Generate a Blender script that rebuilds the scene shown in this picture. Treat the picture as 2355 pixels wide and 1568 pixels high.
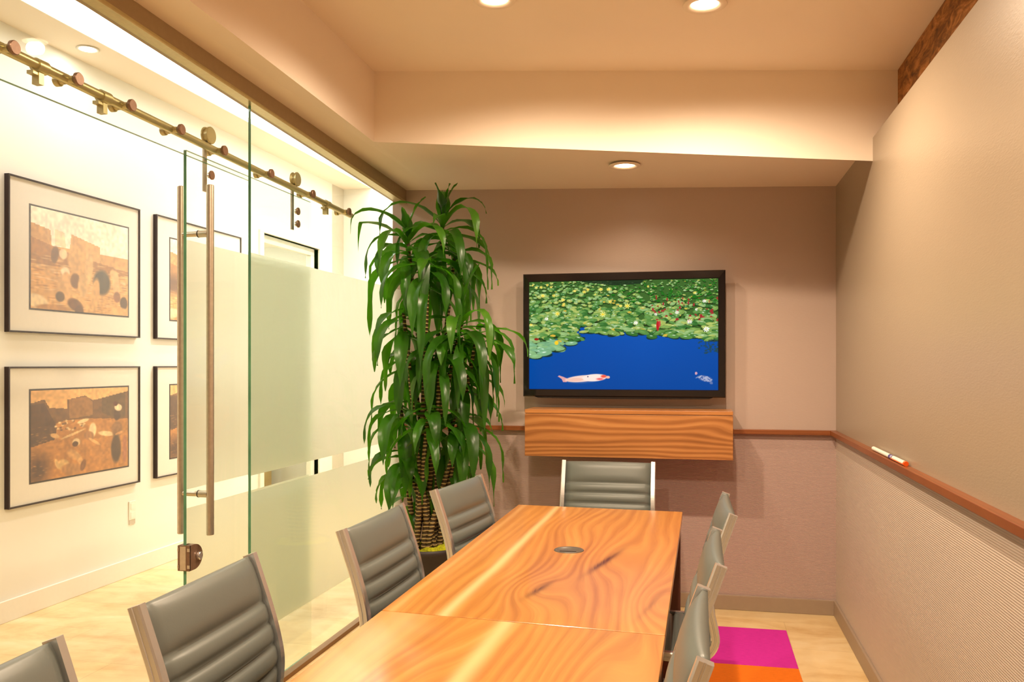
import bpy, math, random
import numpy as np
from mathutils import Vector, Matrix
random.seed(7)
for o in list(bpy.data.objects): bpy.data.objects.remove(o, do_unlink=True)
SC = bpy.context.scene
COL = SC.collection
# ---------------------------------------------------------------- camera
TH = math.atan(431/2000.0); CT, ST = math.cos(TH), math.sin(TH); CH = 1.42
cd = bpy.data.cameras.new('camera'); cam = bpy.data.objects.new('camera', cd); COL.objects.link(cam)
cd.sensor_fit = 'HORIZONTAL'; cd.sensor_width = 36.0; cd.lens = 36.0*2000/2355
cd.shift_y = 54/2355.0; cd.clip_start = 0.05
cam.location = (0, 0, CH); cam.rotation_euler = (math.pi/2, 0, TH)
SC.camera = cam
# ---------------------------------------------------------------- world and exposure
W = bpy.data.worlds.new('world'); SC.world = W; W.use_nodes = True
W.node_tree.nodes['Background'].inputs[0].default_value = (1.0, 0.85, 0.68, 1)
W.node_tree.nodes['Background'].inputs[1].default_value = 0.25
vs = SC.view_settings
vs.view_transform = 'Standard'; vs.look = 'None'; vs.gamma = 1.0; vs.use_curve_mapping = False
vs.exposure = 0.3
WARM = (1.0, 0.78, 0.55); HALL = (1.0, 0.965, 0.885)
P_ROOM = 14.0      # radiance of the recessed lamp lenses
SPOT = 92.0        # watts of each reflector lamp
P_SLOT = 7.8      # radiance of the hall slot light

def W2(px, py, Y=None, X=None, Z=None):
    """point of the place seen at a photo pixel, on a plane of constant Y, X or Z"""
    u = (px-1177.5)/2000.0; v = (py-838)/2000.0
    d = (-ST+u*CT, CT+u*ST, -v)
    if Y is not None: t = Y/d[1]
    elif X is not None: t = X/d[0]
    else: t = (Z-CH)/d[2]
    return Vector((d[0]*t, d[1]*t, CH+d[2]*t))
def zs(x, y):   # underside of the lowered ceiling (it is not quite level)
    return 2.43+(0.756-x)/2.586*(0.085+(5.2-y)*0.033)
def zh(y):      # underside of the header above the glass
    return 2.44+(5.2-y)*0.036
XG, XR, YB = -1.83, 0.756, 5.2
XH, YH = -3.74, 8.76
YF = -0.9
# ---------------------------------------------------------------- materials
def s2l(c):
    return tuple(((x/255.0)/12.92 if x/255.0 <= .04045 else ((x/255.0+.055)/1.055)**2.4) for x in c)
class S:
    """small wrapper so node graphs read as arithmetic"""
    def __init__(s, nt, k): s.nt, s.k = nt, k
    def m(s, op, b=None, c=None):
        n = s.nt.nodes.new('ShaderNodeMath'); n.operation = op
        for i, q in enumerate((s, b, c)):
            if q is None: continue
            if isinstance(q, S): s.nt.links.new(q.k, n.inputs[i])
            else: n.inputs[i].default_value = float(q)
        return S(s.nt, n.outputs[0])
    def __add__(s, b): return s.m('ADD', b)
    def __radd__(s, b): return s.m('ADD', b)
    def __sub__(s, b): return s.m('SUBTRACT', b)
    def __mul__(s, b): return s.m('MULTIPLY', b)
    def __rmul__(s, b): return s.m('MULTIPLY', b)
    def sin(s): return s.m('SINE')
    def exp(s): return s.m('EXPONENT')
    def clamp(s, a=0., b=1.): return s.m('MAXIMUM', a).m('MINIMUM', b)
class Mat:
    def __init__(s, name):
        s.mat = bpy.data.materials.new(name); s.mat.use_nodes = True
        s.nt = s.mat.node_tree; s.nt.nodes.clear()
        s.out = s.nt.nodes.new('ShaderNodeOutputMaterial')
    def n(s, t): return s.nt.nodes.new(t)
    def l(s, a, b): s.nt.links.new(a.k if isinstance(a, S) else a, b)
    def bsdf(s, color=(.8, .8, .8), rough=.5, metal=0., spec=.5, **kw):
        b = s.n('ShaderNodeBsdfPrincipled')
        if isinstance(color, tuple): b.inputs['Base Color'].default_value = color[:3]+(1,)
        else: s.l(color, b.inputs['Base Color'])
        if isinstance(rough, (int, float)): b.inputs['Roughness'].default_value = rough
        else: s.l(rough, b.inputs['Roughness'])
        b.inputs['Metallic'].default_value = metal
        b.inputs['Specular IOR Level'].default_value = spec
        for k, v in kw.items(): b.inputs[k.replace('_', ' ')].default_value = v
        s.l(b.outputs[0], s.out.inputs[0]); s.b = b
        return b
    def xyz(s, kind='Object'):
        t = s.n('ShaderNodeTexCoord'); x = s.n('ShaderNodeSeparateXYZ'); s.l(t.outputs[kind], x.inputs[0])
        s.tc = t.outputs[kind]
        return [S(s.nt, x.outputs[i]) for i in range(3)]
    def vec(s, x, y, z):
        c = s.n('ShaderNodeCombineXYZ')
        for i, q in enumerate((x, y, z)):
            if isinstance(q, S): s.l(q, c.inputs[i])
            else: c.inputs[i].default_value = q
        return c.outputs[0]
    def noise(s, v, scale, detail=3., rough=.5, dist=0.):
        n = s.n('ShaderNodeTexNoise'); s.l(v, n.inputs['Vector'])
        n.inputs['Scale'].default_value = scale; n.inputs['Detail'].default_value = detail
        n.inputs['Roughness'].default_value = rough; n.inputs['Distortion'].default_value = dist
        return S(s.nt, n.outputs[0])
    def ramp(s, f, stops):
        r = s.n('ShaderNodeValToRGB'); s.l(f, r.inputs[0]); e = r.color_ramp.elements
        while len(e) < len(stops): e.new(.5)
        for q, (p, c) in zip(e, stops): q.position = p; q.color = tuple(c)[:3]+(1,)
        return r.outputs[0]
    def mix(s, f, a, b, mode='MIX'):
        m = s.n('ShaderNodeMix'); m.data_type = 'RGBA'; m.blend_type = mode
        for q, i in ((f, 0), (a, 6), (b, 7)):
            if isinstance(q, (int, float)): m.inputs[i].default_value = q
            elif isinstance(q, tuple): m.inputs[i].default_value = q[:3]+(1,)
            else: s.l(q, m.inputs[i])
        return m.outputs[2]
    def bump(s, h, strength=.3, dist=.002):
        b = s.n('ShaderNodeBump'); b.inputs['Strength'].default_value = strength; b.inputs['Distance'].default_value = dist
        s.l(h, b.inputs['Height']); s.l(b.outputs[0], s.b.inputs['Normal'])
def plain(name, c, rough=.5, metal=0., spec=.5, vary=.04, scale=40., bump=0., **kw):
    m = Mat(name); m.xyz(); n = m.noise(m.tc, scale, 3)
    lo = tuple(x*(1-vary) for x in c); hi = tuple(min(1, x*(1+vary)) for x in c)
    m.bsdf(m.ramp(n, [(.3, lo), (.7, hi)]), rough, metal, spec, **kw)
    if bump: m.bump(n, bump, .001)
    return m.mat
def emit(name, c, k):
    m = Mat(name); e = m.n('ShaderNodeEmission'); e.inputs[0].default_value = c+(1,); e.inputs[1].default_value = k
    m.l(e.outputs[0], m.out.inputs[0]); return m.mat
M = {}
M['ceiling'] = plain('ceiling_paint', s2l((243, 229, 212)), .75, vary=.015, scale=2.)
M['hallwhite'] = plain('hall_paint', s2l((240, 236, 226)), .7, vary=.01, scale=2.)
M['hallgrey'] = plain('hall_grey_paint', s2l((200, 190, 172)), .7, vary=.01)
M['taupe'] = plain('taupe_trim_paint', s2l((150, 128, 110)), .5, vary=.02)
M['header'] = plain('header_metal', s2l((164, 144, 112)), .45, vary=.03)
M['base'] = plain('baseboard_paint', s2l((158, 138, 118)), .45, vary=.02)
M['basew'] = plain('white_baseboard_paint', s2l((242, 236, 224)), .4, vary=.01)
def upper_wall(name, c, rough):
    m = Mat(name); x, y, z = m.xyz()
    n = m.noise(m.vec(x*1., y*1., z*4.), 55, 4)
    n2 = m.noise(m.tc, 1.3, 2)
    m.bsdf(m.mix(n2*.12, c, tuple(q*.8 for q in c)), rough, 0, .5); m.bump(n, .35, .0012)
    return m.mat
M['wallup'] = upper_wall('glossy_back_wallpaper', s2l((190, 170, 159)), .34)
M['wallright'] = upper_wall('writable_wall_paint', s2l((162, 146, 126)), .36)
def ribbed(name, c):
    m = Mat(name); x, y, z = m.xyz()
    w = (z*(2*math.pi/.0075)).sin()
    col = m.mix((w*.5+.5).clamp(), tuple(q*.86 for q in c), tuple(min(1, q*1.06) for q in c))
    m.bsdf(col, .55, 0, .4); m.bump(w, .35, .0015); return m.mat
M['ribback'] = ribbed('ribbed_back_wallpaper', s2l((182, 158, 150)))
M['ribright'] = ribbed('ribbed_side_wallpaper', s2l((200, 184, 170)))
# floor : pale travertine tiles
m = Mat('travertine_tiles'); x, y, z = m.xyz()
n1 = m.noise(m.vec(x*1., y*2.2, 0.), 1.6, 6, .62, 1.2); n2 = m.noise(m.tc, 9, 5, .6)
br = m.n('ShaderNodeTexBrick'); br.offset = .5; m.l(m.tc, br.inputs[0])
br.inputs['Scale'].default_value = 1.; br.inputs['Brick Width'].default_value = .91; br.inputs['Row Height'].default_value = .455
br.inputs['Mortar Size'].default_value = .0022; br.inputs['Color1'].default_value = (.96, .96, .96, 1); br.inputs['Color2'].default_value = (1.04, 1.03, 1.0, 1)
br.inputs['Mortar'].default_value = (.83, .8, .74, 1)
c = m.ramp(n1*.75+n2*.25, [(.3, s2l((208, 170, 112))), (.5, s2l((232, 204, 152))), (.72, s2l((243, 224, 184)))])
m.bsdf(m.mix(1., c, br.outputs[0], 'MULTIPLY'), .32, 0, .45); M['floor'] = m.mat
# wood
def wood(name, stops, along='y', freq=30., ring=.13, knots=(), streaks=(), rough=.28, coat=.3, warp=1.6, seed=0., tint=None):
    m = Mat(name); q = m.xyz()
    a = {'x': q[0], 'y': q[1]}[along]; b = {'x': q[2], 'y': q[0]}[along]
    lowv = m.vec(b*2.0+seed, a*.42, seed)
    low = m.noise(lowv, 1.7, 2, .45, .3)-.5
    g = b+low*(warp*.11)
    for (kb, ka, rb, ra, amp, dark) in knots:
        db = (b-kb)*(1/rb); da = (a-ka)*(1/ra)
        e = ((db*db+da*da)*-1.).exp(); g = g+e*amp
    fine = m.noise(m.vec(g*70., a*2.0, seed), 2.0, 5, .65)
    wv = ((g*freq*2*math.pi+fine*2.4).sin())*.5+.5
    broad = m.noise(m.vec(g*9., a*.5, seed+3.), 1.5, 3, .5)
    f = (wv*ring+fine*.30+broad*.62-.04-(ring-.13)*.5).clamp()
    c = m.ramp(f, stops)
    for (sb, wd, col, amt) in streaks:
        db = (b-sb+low*.05+fine*.006)*(1/wd); e = ((db*db)*-1.).exp()*amt
        c = m.mix(e.clamp(), c, s2l(col))
    for (kb, ka, rb, ra, amp, dark) in knots:
        if dark:
            sk = (a-ka)*.22
            db = (b-kb-sk+low*.05+fine*.02-.01)*(1/(rb*.15)); da = (a-ka)*(1/(ra*.62))
            e = ((db*db+da*da)*-1.).exp()*dark*(fine*1.6+.2)
            c = m.mix(e.clamp(), c, s2l((88, 42, 14)))
    if tint:
        c = m.mix(1., c, tint, 'MULTIPLY')
    m.bsdf(c, rough, 0, .5, Coat_Weight=coat, Coat_Roughness=.12)
    m.bump(fine, .06, .0006)
    return m.mat
TS = [(.10, s2l((136, 82, 38))), (.34, s2l((176, 112, 54))), (.58, s2l((204, 142, 72))), (.88, s2l((222, 168, 98)))]
M['top_far'] = wood('walnut_far_top', TS, 'y', 26, knots=((-.31, 2.97, .10, .30, .10, 1.0), (-.467, 2.55, .09, .16, .12, .75), (-.13, 2.46, .07, .24, .12, .35), (-.50, 3.55, .12, .30, .08, .0)),
                    streaks=((-.655, .016, (240, 208, 150), .8), (-.81, .012, (228, 180, 116), .5)))
M['top_near'] = wood('walnut_near_top', TS, 'y', 24, knots=((-.62, 1.6, .12, .4, .12, 0.), (-.24, 1.75, .10, .35, .12, .3)),
                     streaks=((-.50, .022, (238, 206, 148), .75), (-.76, .06, (226, 184, 128), .6)), seed=4.)  # narrow streak is sapwood, the broad left one paints in glare from the hall light
CS = [(.12, s2l((126, 76, 34))), (.36, s2l((160, 102, 52))), (.6, s2l((186, 126, 70))), (.88, s2l((204, 148, 88)))]
M['cab'] = wood('walnut_cabinet', CS, 'x', 30, ring=.36, knots=((1.04, -.92, .09, .22, .16, 0.), (1.0, -.30, .07, .5, .10, 0.), (1.12, .1, .03, .1, .06, .2)), rough=.4, coat=.08, warp=2.6, seed=2.)
M['cabtop'] = wood('walnut_cabinet_edge', [(p, tuple(x*1.15 for x in c)) for p, c in CS], 'x', 60, rough=.35, warp=.5, seed=6.)
LS = [(.12, s2l((96, 48, 20))), (.4, s2l((128, 70, 32))), (.85, s2l((160, 96, 50)))]
M['ledgex'] = wood('walnut_ledge_back', LS, 'x', 60, rough=.4, coat=.1, warp=.5, seed=8.)
M['ledgey'] = wood('walnut_ledge_side', LS, 'y', 60, rough=.4, coat=.1, warp=.5, seed=9.)
M['legwood'] = plain('dark_walnut_leg', s2l((82, 44, 34)), .45, vary=.15, scale=12)
m = Mat('rough_sawn_beam'); x, y, z = m.xyz()
n = m.noise(m.vec(x, y*3., z*9.), 3., 6, .7, .8)
m.bsdf(m.ramp(n, [(.3, s2l((70, 44, 18))), (.48, s2l((142, 92, 40))), (.6, s2l((184, 124, 62))), (.75, s2l((204, 152, 104)))]), .85); m.bump(n, .8, .01); M['beam'] = m.mat
M['steel'] = plain('brushed_steel', s2l((214, 204, 188)), .3, .9, vary=.06, scale=60)
M['brass'] = plain('satin_nickel_rail', s2l((196, 184, 140)), .34, .7, vary=.05, scale=50)
M['bronze'] = plain('dark_bolt_cap', s2l((134, 106, 86)), .4, .5, vary=.1, scale=90)
M['chrome'] = plain('satin_aluminium', s2l((226, 228, 230)), .24, .85, vary=.01)
M['channel'] = plain('bronze_floor_channel', s2l((128, 92, 56)), .4, .5, vary=.05)
m = Mat('grey_leather'); m.xyz(); n = m.noise(m.tc, 220, 4, .6); n2 = m.noise(m.tc, 5, 2)
m.bsdf(m.mix(n2*.3, s2l((106, 112, 108)), s2l((92, 97, 94))), .38, 0, .5); m.bump(n, .18, .0008); M['leather'] = m.mat
M['blackpl'] = plain('black_plastic', (.02, .02, .02), .4)
M['tvblack'] = plain('piano_black_bezel', (.012, .009, .009), .09, 0, .6, vary=.0)
M['pot'] = plain('charcoal_pot', s2l((52, 44, 44)), .55, vary=.1, scale=20, bump=.2)
M['cane'] = None
m = Mat('ringed_cane'); x, y, z = m.xyz()
w = (z*(2*math.pi/.021)+m.noise(m.tc, 30, 2)*3.).sin()
m.bsdf(m.ramp(w*.5+.5, [(.0, s2l((58, 44, 20))), (.82, s2l((92, 72, 34))), (.95, s2l((196, 170, 110)))]), .7); m.bump(w, .7, .003); M['cane'] = m.mat
m = Mat('chartreuse_moss'); m.xyz(); n = m.noise(m.tc, 60, 5, .7)
m.bsdf(m.ramp(n, [(.3, s2l((120, 130, 10))), (.6, s2l((206, 206, 20))), (.8, s2l((226, 228, 60)))]), .9); m.bump(n, 1., .01); M['moss'] = m.mat
m = Mat('dracaena_leaf'); m.xyz(); g = m.n('ShaderNodeNewGeometry')
n = m.noise(m.tc, 7, 2); nn = S(m.nt, g.outputs['Random Per Island'])
c = m.ramp((n*.5+nn*.6-.05).clamp(), [(.15, s2l((24, 56, 10))), (.5, s2l((48, 94, 18))), (.85, s2l((92, 138, 38)))])
m.bsdf(c, .33, 0, .5)
tr = m.n('ShaderNodeBsdfTranslucent'); tr.inputs[0].default_value = s2l((96, 190, 20))+(1,)
mx = m.n('ShaderNodeMixShader'); mx.inputs[0].default_value = .3
m.l(m.b.outputs[0], mx.inputs[1]); m.l(tr.outputs[0], mx.inputs[2]); m.l(mx.outputs[0], m.out.inputs[0]); M['leaf'] = m.mat
# glass
def glass(name, tint):
    m = Mat(name); t = m.n('ShaderNodeBsdfTransparent'); t.inputs[0].default_value = tint+(1,)
    g = m.n('ShaderNodeBsdfGlossy'); g.inputs['Roughness'].default_value = .0
    gm = m.n('ShaderNodeNewGeometry'); dt = m.n('ShaderNodeVectorMath'); dt.operation = 'DOT_PRODUCT'   # Schlick reflectance, the same from both sides
    m.l(gm.outputs['Incoming'], dt.inputs[0]); m.l(gm.outputs['Normal'], dt.inputs[1])
    q = (S(m.nt, dt.outputs['Value']).m('ABSOLUTE')*-1.+1.).clamp(); f = q.m('POWER', 5.)*.5+.025; mx = m.n('ShaderNodeMixShader')
    m.l(f, mx.inputs[0]); m.l(t.outputs[0], mx.inputs[1]); m.l(g.outputs[0], mx.inputs[2]); m.l(mx.outputs[0], m.out.inputs[0])
    return m.mat
M['glass'] = glass('clear_glass', (.960, .985, .960))
M['picglass'] = glass('picture_glass', (.99, .99, .985))
M['edge'] = plain('glass_edge', s2l((92, 150, 116)), .15, vary=.25, scale=6)
m = Mat('frosted_film'); t = m.n('ShaderNodeBsdfTranslucent'); t.inputs[0].default_value = (.95, .975, .92, 1)
d = m.n('ShaderNodeBsdfRefraction'); d.inputs['Color'].default_value = (.975, .99, .96, 1); d.inputs['Roughness'].default_value = .40; d.inputs['IOR'].default_value = 1.25
mx = m.n('ShaderNodeMixShader'); mx.inputs[0].default_value = .72
m.l(t.outputs[0], mx.inputs[1]); m.l(d.outputs[0], mx.inputs[2]); m.l(mx.outputs[0], m.out.inputs[0]); M['frost'] = m.mat
M['lens'] = emit('lamp_lens_glow', WARM, P_ROOM)
M['lenshall'] = emit('hall_lamp_lens_glow', HALL, 60.)
M['slot'] = emit('hall_slot_glow', HALL, P_SLOT)
M['white'] = plain('white_plastic', s2l((240, 234, 222)), .4, vary=.01)
M['mat'] = plain('mat_board', s2l((240, 232, 220)), .8, vary=.01)
M['frame'] = plain('black_picture_frame', s2l((44, 28, 28)), .35, vary=.1)
def carpet(name, c):
    m = Mat(name); x, y, z = m.xyz()
    n = m.noise(m.vec(x*8., y*60., 0.), 4., 4, .6); n2 = m.noise(m.tc, 400, 2)
    m.bsdf(m.ramp(n*.6+n2*.4, [(.3, tuple(q*.78 for q in c)), (.65, tuple(min(1, q*1.08) for q in c))]), .95, 0, .1); m.bump(n2, .6, .002); return m.mat
M['magenta'] = carpet('magenta_carpet', s2l((212, 50, 166))); M['orange'] = carpet('orange_carpet', s2l((236, 122, 34)))
M['orangep'] = plain('orange_plastic', s2l((244, 96, 16)), .35)
M['bluep'] = plain('blue_plastic', s2l((44, 44, 130)), .35)
M['tan'] = plain('tan_laminate', s2l((196, 168, 118)), .5); M['teal'] = plain('grey_green_laminate', s2l((150, 164, 130)), .5)
def vcol(name, e=0., rough=.5):
    m = Mat(name); a = m.n('ShaderNodeAttribute'); a.attribute_name = 'Col'
    if e:
        n = m.n('ShaderNodeEmission'); m.l(a.outputs[0], n.inputs[0]); n.inputs[1].default_value = e
        g = m.n('ShaderNodeBsdfGlossy'); g.inputs[0].default_value = (.012, .012, .012, 1); g.inputs[1].default_value = .2
        ad = m.n('ShaderNodeAddShader'); m.l(n.outputs[0], ad.inputs[0]); m.l(g.outputs[0], ad.inputs[1]); m.l(ad.outputs[0], m.out.inputs[0])
    else: m.bsdf(a.outputs[0], rough)
    return m.mat
M['screen'] = vcol('lily_pond_screen', 1.0); M['print'] = vcol('sepia_print', 0, .35)
# ---------------------------------------------------------------- mesh helpers
class MB:
    def __init__(s): s.v = []; s.f = []; s.mi = []; s.sm = []
    def add(s, vs, fs, mi=0, sm=False):
        o = len(s.v); s.v += [tuple(v) for v in vs]
        for f in fs: s.f.append(tuple(o+i for i in f)); s.mi.append(mi); s.sm.append(sm)
        return s
    def box(s, x0, y0, z0, x1, y1, z1, mi=0):
        v = [(x, y, z) for z in (z0, z1) for y in (y0, y1) for x in (x0, x1)]
        return s.hexa(v, mi)
    def hexa(s, v, mi=0):   # 8 corners, z-y-x order
        return s.add(v, [(0, 2, 3, 1), (4, 5, 7, 6), (0, 1, 5, 4), (2, 6, 7, 3), (0, 4, 6, 2), (1, 3, 7, 5)], mi)
    def quad(s, a, b, c, d, mi=0): return s.add([a, b, c, d], [(0, 1, 2, 3)], mi)
    def tube(s, pts, r, n=12, mi=0, caps=True):
        pts = [Vector(p) for p in pts]; rs = r if isinstance(r, (list, tuple)) else [r]*len(pts)
        vs = []; up = None
        for i, p in enumerate(pts):
            d = (pts[min(i+1, len(pts)-1)]-pts[max(i-1, 0)]).normalized()
            if up is None: up = Vector((0, 0, 1)) if abs(d.z) < .9 else Vector((1, 0, 0))
            a = d.cross(up).normalized(); b = a.cross(d).normalized(); up = b
            for k in range(n):
                t = 2*math.pi*k/n; vs.append(p+a*(rs[i]*math.cos(t))+b*(rs[i]*math.sin(t)))
        fs = [(i*n+k, i*n+(k+1) % n, (i+1)*n+(k+1) % n, (i+1)*n+k) for i in range(len(pts)-1) for k in range(n)]
        s.add(vs, fs, mi, True)
        if caps:
            s.add(vs[:n], [tuple(range(n))[::-1]], mi); s.add(vs[-n:], [tuple(range(n))], mi)
        return s
    def lathe(s, prof, c, n=32, mi=0, sm=True, axis='z'):
        vs = []
        for (r, h) in prof:
            for k in range(n):
                t = 2*math.pi*k/n; a, b = r*math.cos(t), r*math.sin(t)
                vs.append((c[0]+a, c[1]+b, c[2]+h) if axis == 'z' else ((c[0]+h, c[1]+a, c[2]+b) if axis == 'x' else (c[0]+a, c[1]+h, c[2]+b)))
        fs = [(i*n+k, i*n+(k+1) % n, (i+1)*n+(k+1) % n, (i+1)*n+k) for i in range(len(prof)-1) for k in range(n)]
        if axis == 'y': fs = [f[::-1] for f in fs]
        return s.add(vs, fs, mi, sm)
    def disc(s, c, r, axis='z', flip=False, n=32, mi=0):
        vs = []
        for k in range(n):
            t = 2*math.pi*k/n*(-1 if flip else 1); a, b = r*math.cos(t), r*math.sin(t)
            vs.append((c[0]+a, c[1]+b, c[2]) if axis == 'z' else ((c[0], c[1]+a, c[2]+b) if axis == 'x' else (c[0]+a, c[1], c[2]+b)))
        return s.add(vs, [tuple(range(n))], mi)
    def cyl(s, c, r, h, axis='z', n=28, mi=0, bev=.0):
        if bev: p = [(0, 0), (r-bev, 0), (r, bev), (r, h-bev), (r-bev, h), (0, h)]
        else: p = [(0, 0), (r, 0), (r, h), (0, h)]
        return s.lathe(p, c, n, mi, bool(bev) and False, axis)
    def build(s, name, mat, parent=None, root=None, bevel=0., smooth_angle=None):
        me = bpy.data.meshes.new(name)
        off = Vector((0, 0, 0))
        r = root or parent
        inv = None
        while r is not None and r.parent is not None: r = r.parent
        if r is not None and r.type == 'EMPTY': inv = (Matrix.Translation(r.location) @ Matrix.Rotation(r.rotation_euler.z, 4, 'Z')).inverted()
        vv = [inv @ Vector(v) for v in s.v] if inv else s.v
        me.from_pydata([tuple(v) for v in vv], [], s.f)
        mats = mat if isinstance(mat, (list, tuple)) else [mat]
        for q in mats: me.materials.append(q)
        me.polygons.foreach_set('material_index', s.mi); me.polygons.foreach_set('use_smooth', s.sm)
        me.validate(); me.update()
        o = bpy.data.objects.new(name, me); COL.objects.link(o)
        if parent is not None: o.parent = parent
        if bevel:
            b = o.modifiers.new('bevel', 'BEVEL'); b.width = bevel; b.segments = 2; b.limit_method = 'ANGLE'; b.angle_limit = math.radians(50)
        return o
def tag(o, label, cat, group=None):
    o['label'] = label; o['category'] = cat
    if group: o['group'] = group
    return o
def thing(name, label, cat, loc=(0, 0, 0), rz=0., group=None):
    o = bpy.data.objects.new(name, None); COL.objects.link(o); o.location = loc; o.rotation_euler = (0, 0, rz); o.empty_display_size = .1
    return tag(o, label, cat, group)
def struct(o, label, cat=None):
    o['kind'] = 'structure'; o['label'] = label; o['category'] = cat or 'wall'; return o
# ---------------------------------------------------------------- setting: room shell
struct(MB().box(-5.6, YF-.1, -.1, XR+.3, YH+.1, 0).build('floor', M['floor']), 'pale travertine tile floor of the meeting room and hall', 'floor')
# back wall: taupe upper and ribbed lower
b = MB().box(XG-.06, YB, 1.035, XR+.3, YB+.12, 2.75, 0).box(XG-.06, YB, 0, XR+.3, YB+.12, 1.035, 1)
struct(b.build('wall_back', [M['wallup'], M['ribback']]), 'taupe back wall with glossy upper and ribbed lower wallpaper behind the screen', 'wall')
b = MB(); v = []
for z in (0, 1):
    for y in (YF, YB):
        for xx in (XR, XR+.1):
            v.append((xx, y, 1.035 if z == 0 else zs(XR, y)))
b.hexa(v, 0)
b.box(XR, YF, 0, XR+.1, YB, 1.035, 1)
struct(b.build('wall_right', [M['wallright'], M['ribright']]), 'tall taupe right wall with paler ribbed wallpaper below the wooden ledge', 'wall')
struct(MB().box(XG-1.95, YF-.1, 0, XR+.3, YF, 3.4).build('wall_rear', M['wallright']), 'plain taupe wall behind the camera', 'wall')
# ceiling: lowered border with raised tray
TX, TY = -1.60, 4.13
def cz(x, y, t=0.): return (x, y, zs(x, y)+t)
def tz(x, y): return zs(x, y)+.30+(0.86-x)/2.46*.055
b = MB()
XE = XR+.19
def grid(x0, x1, y0, y1, zf, flip=False, n=1):
    p = [(x0, y0), (x1, y0), (x1, y1), (x0, y1)]
    if flip: p = p[::-1]
    b.add([(x, y, zf(x, y)) for x, y in p], [(0, 3, 2, 1)])
grid(XG-.06, TX, YF, YB, zs); grid(TX, XR, TY, YB, zs)
b.quad((TX, YF, zs(TX, YF)), (TX, TY, zs(TX, TY)), (TX, TY, tz(TX, TY)), (TX, YF, tz(TX, YF)))
zr = zs(XR, TY)
b.quad((TX, TY, zs(TX, TY)), (XE, TY, zr-.12), (XE, TY, tz(XE, TY)), (TX, TY, tz(TX, TY)))
grid(TX, XE, YF, TY, tz)
# closing slab on top so no light leaks in
b.box(XG-.06, YF-.1, 3.05, XE+.2, YB+.12, 3.12); b.box(XE+.1, YF-.1, 2.3, XE+.2, YB+.12, 3.05)
struct(b.build('ceiling', M['ceiling']), 'warm white tray ceiling with a lowered border', 'ceiling')
v = []
for zz in (0, 1):
    for y in (YF, TY):
        for xx in (XR+.104, XR+.2): v.append((xx, y, zs(XR, y)-.16 if zz == 0 else tz(XR+.104, y)))
struct(MB().hexa(v).build('trim_1', M['beam']), 'rough brown sawn timber beam above the right wall', 'beam')
# baseboards, ledges
struct(MB().box(XG+.02, YB-.014, 0, XR, YB, .085).build('baseboard_back', M['base'], bevel=.003), 'taupe baseboard along the back wall', 'baseboard')
struct(MB().box(XR-.014, YF, 0, XR, YB-.014, .085).build('baseboard_right', M['base'], bevel=.003), 'taupe baseboard along the right wall', 'baseboard')
LZ0, LZ1 = 1.020, 1.047
struct(MB().box(XG+.02, YB-.034, LZ0, XR-.034, YB, LZ1).build('trim_2', M['ledgex'], bevel=.002), 'walnut ledge rail across the back wall', 'ledge')
struct(MB().box(XR-.034, YF, LZ0, XR, YB, LZ1).build('trim_3', M['ledgey'], bevel=.002), 'walnut marker ledge along the right wall', 'ledge')
# header above the glass and floor channel below it
v = []
for zz in (0, 1):
    for y in (YF, YB):
        for xx in (XG-.05, XG+.03): v.append((xx, y, zh(y) if zz == 0 else 3.1 if xx < XG else zs(XG, y)+.0))
struct(MB().hexa(v).build('trim_4', M['header']), 'brown header beam above the glass wall', 'header')
v = []
for zz in (0, 1):
    for y in (YF, YB):
        for xx in (XG-.014, XG+.034): v.append((xx, y, zh(y)-.012 if zz == 0 else zh(y)+.004))
struct(MB().hexa(v).build('trim_5', M['brass']), 'thin metal glazing channel under the header', 'channel')
struct(MB().box(XG-.018, 3.31, 0, XG+.018, YB, .022).build('trim_6', M['channel']), 'bronze floor channel of the fixed glass panel', 'channel')
# ---------------------------------------------------------------- setting: hall
ZC = 3.30; D0, D1, DZ = 6.98, 8.12, 2.575
b = MB().box(XH-.12, YF-.1, 0, XH, D0, ZC).box(XH-.12, D0, DZ, XH, D1, ZC).box(XH-.12, D1, 0, XH, 8.46, ZC)
b.box(XH-.12, 8.46, 0, XH, YH, ZC, 1)
struct(b.build('wall_left', [M['hallwhite'], M['hallgrey']]), 'white hall wall seen through the glass, hung with pictures', 'wall')
struct(MB().box(XH-.12, YH, 0, XG+.0, YH+.1, ZC).build('wall_end', M['hallwhite']), 'bright white wall closing the far end of the hall', 'wall')
struct(MB().box(XG-.05, YB+.12, 0, XG+.04, YH, ZC).box(XG-.05, YF-.1, 2.9, XG-.0, YB+.12, ZC).build('wall_hall_side', M['hallwhite']), 'white wall on the meeting room side of the hall', 'wall')
b = MB().box(XH-.12, YF-.1, ZC, -3.42, YH+.1, ZC+.1).box(-3.14, YF-.1, ZC, XG+.05, YH+.1, ZC+.1).box(-3.44, YF-.1, ZC+.1, -3.12, YH+.1, ZC+.16)
struct(b.build('trim_7', M['ceiling']), 'pale hall ceiling with a long light slot', 'ceiling')
struct(MB().box(XH-1.9, YF-.1, ZC-.6, XH-.12, YH+.1, ZC-.5).box(XH-1.9, 5.6, 0, XH-1.8, YH+.1, ZC-.6).box(XH-1.9, YH, 0, XH-.12, YH+.1, ZC-.6).box(XH-1.9, 5.6, 0, XH-.12, 5.7, ZC-.6).build('wall_far_office', M['hallwhite']), 'white walls of the office beyond the hall doorway', 'wall')
struct(MB().box(XH, YF, 0, XH+.014, D0-.09, .12).box(XH, D1+.12, 0, XH+.014, YH, .12).build('baseboard_hall', M['basew'], bevel=.003), 'white baseboard along the hall wall', 'baseboard')
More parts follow.
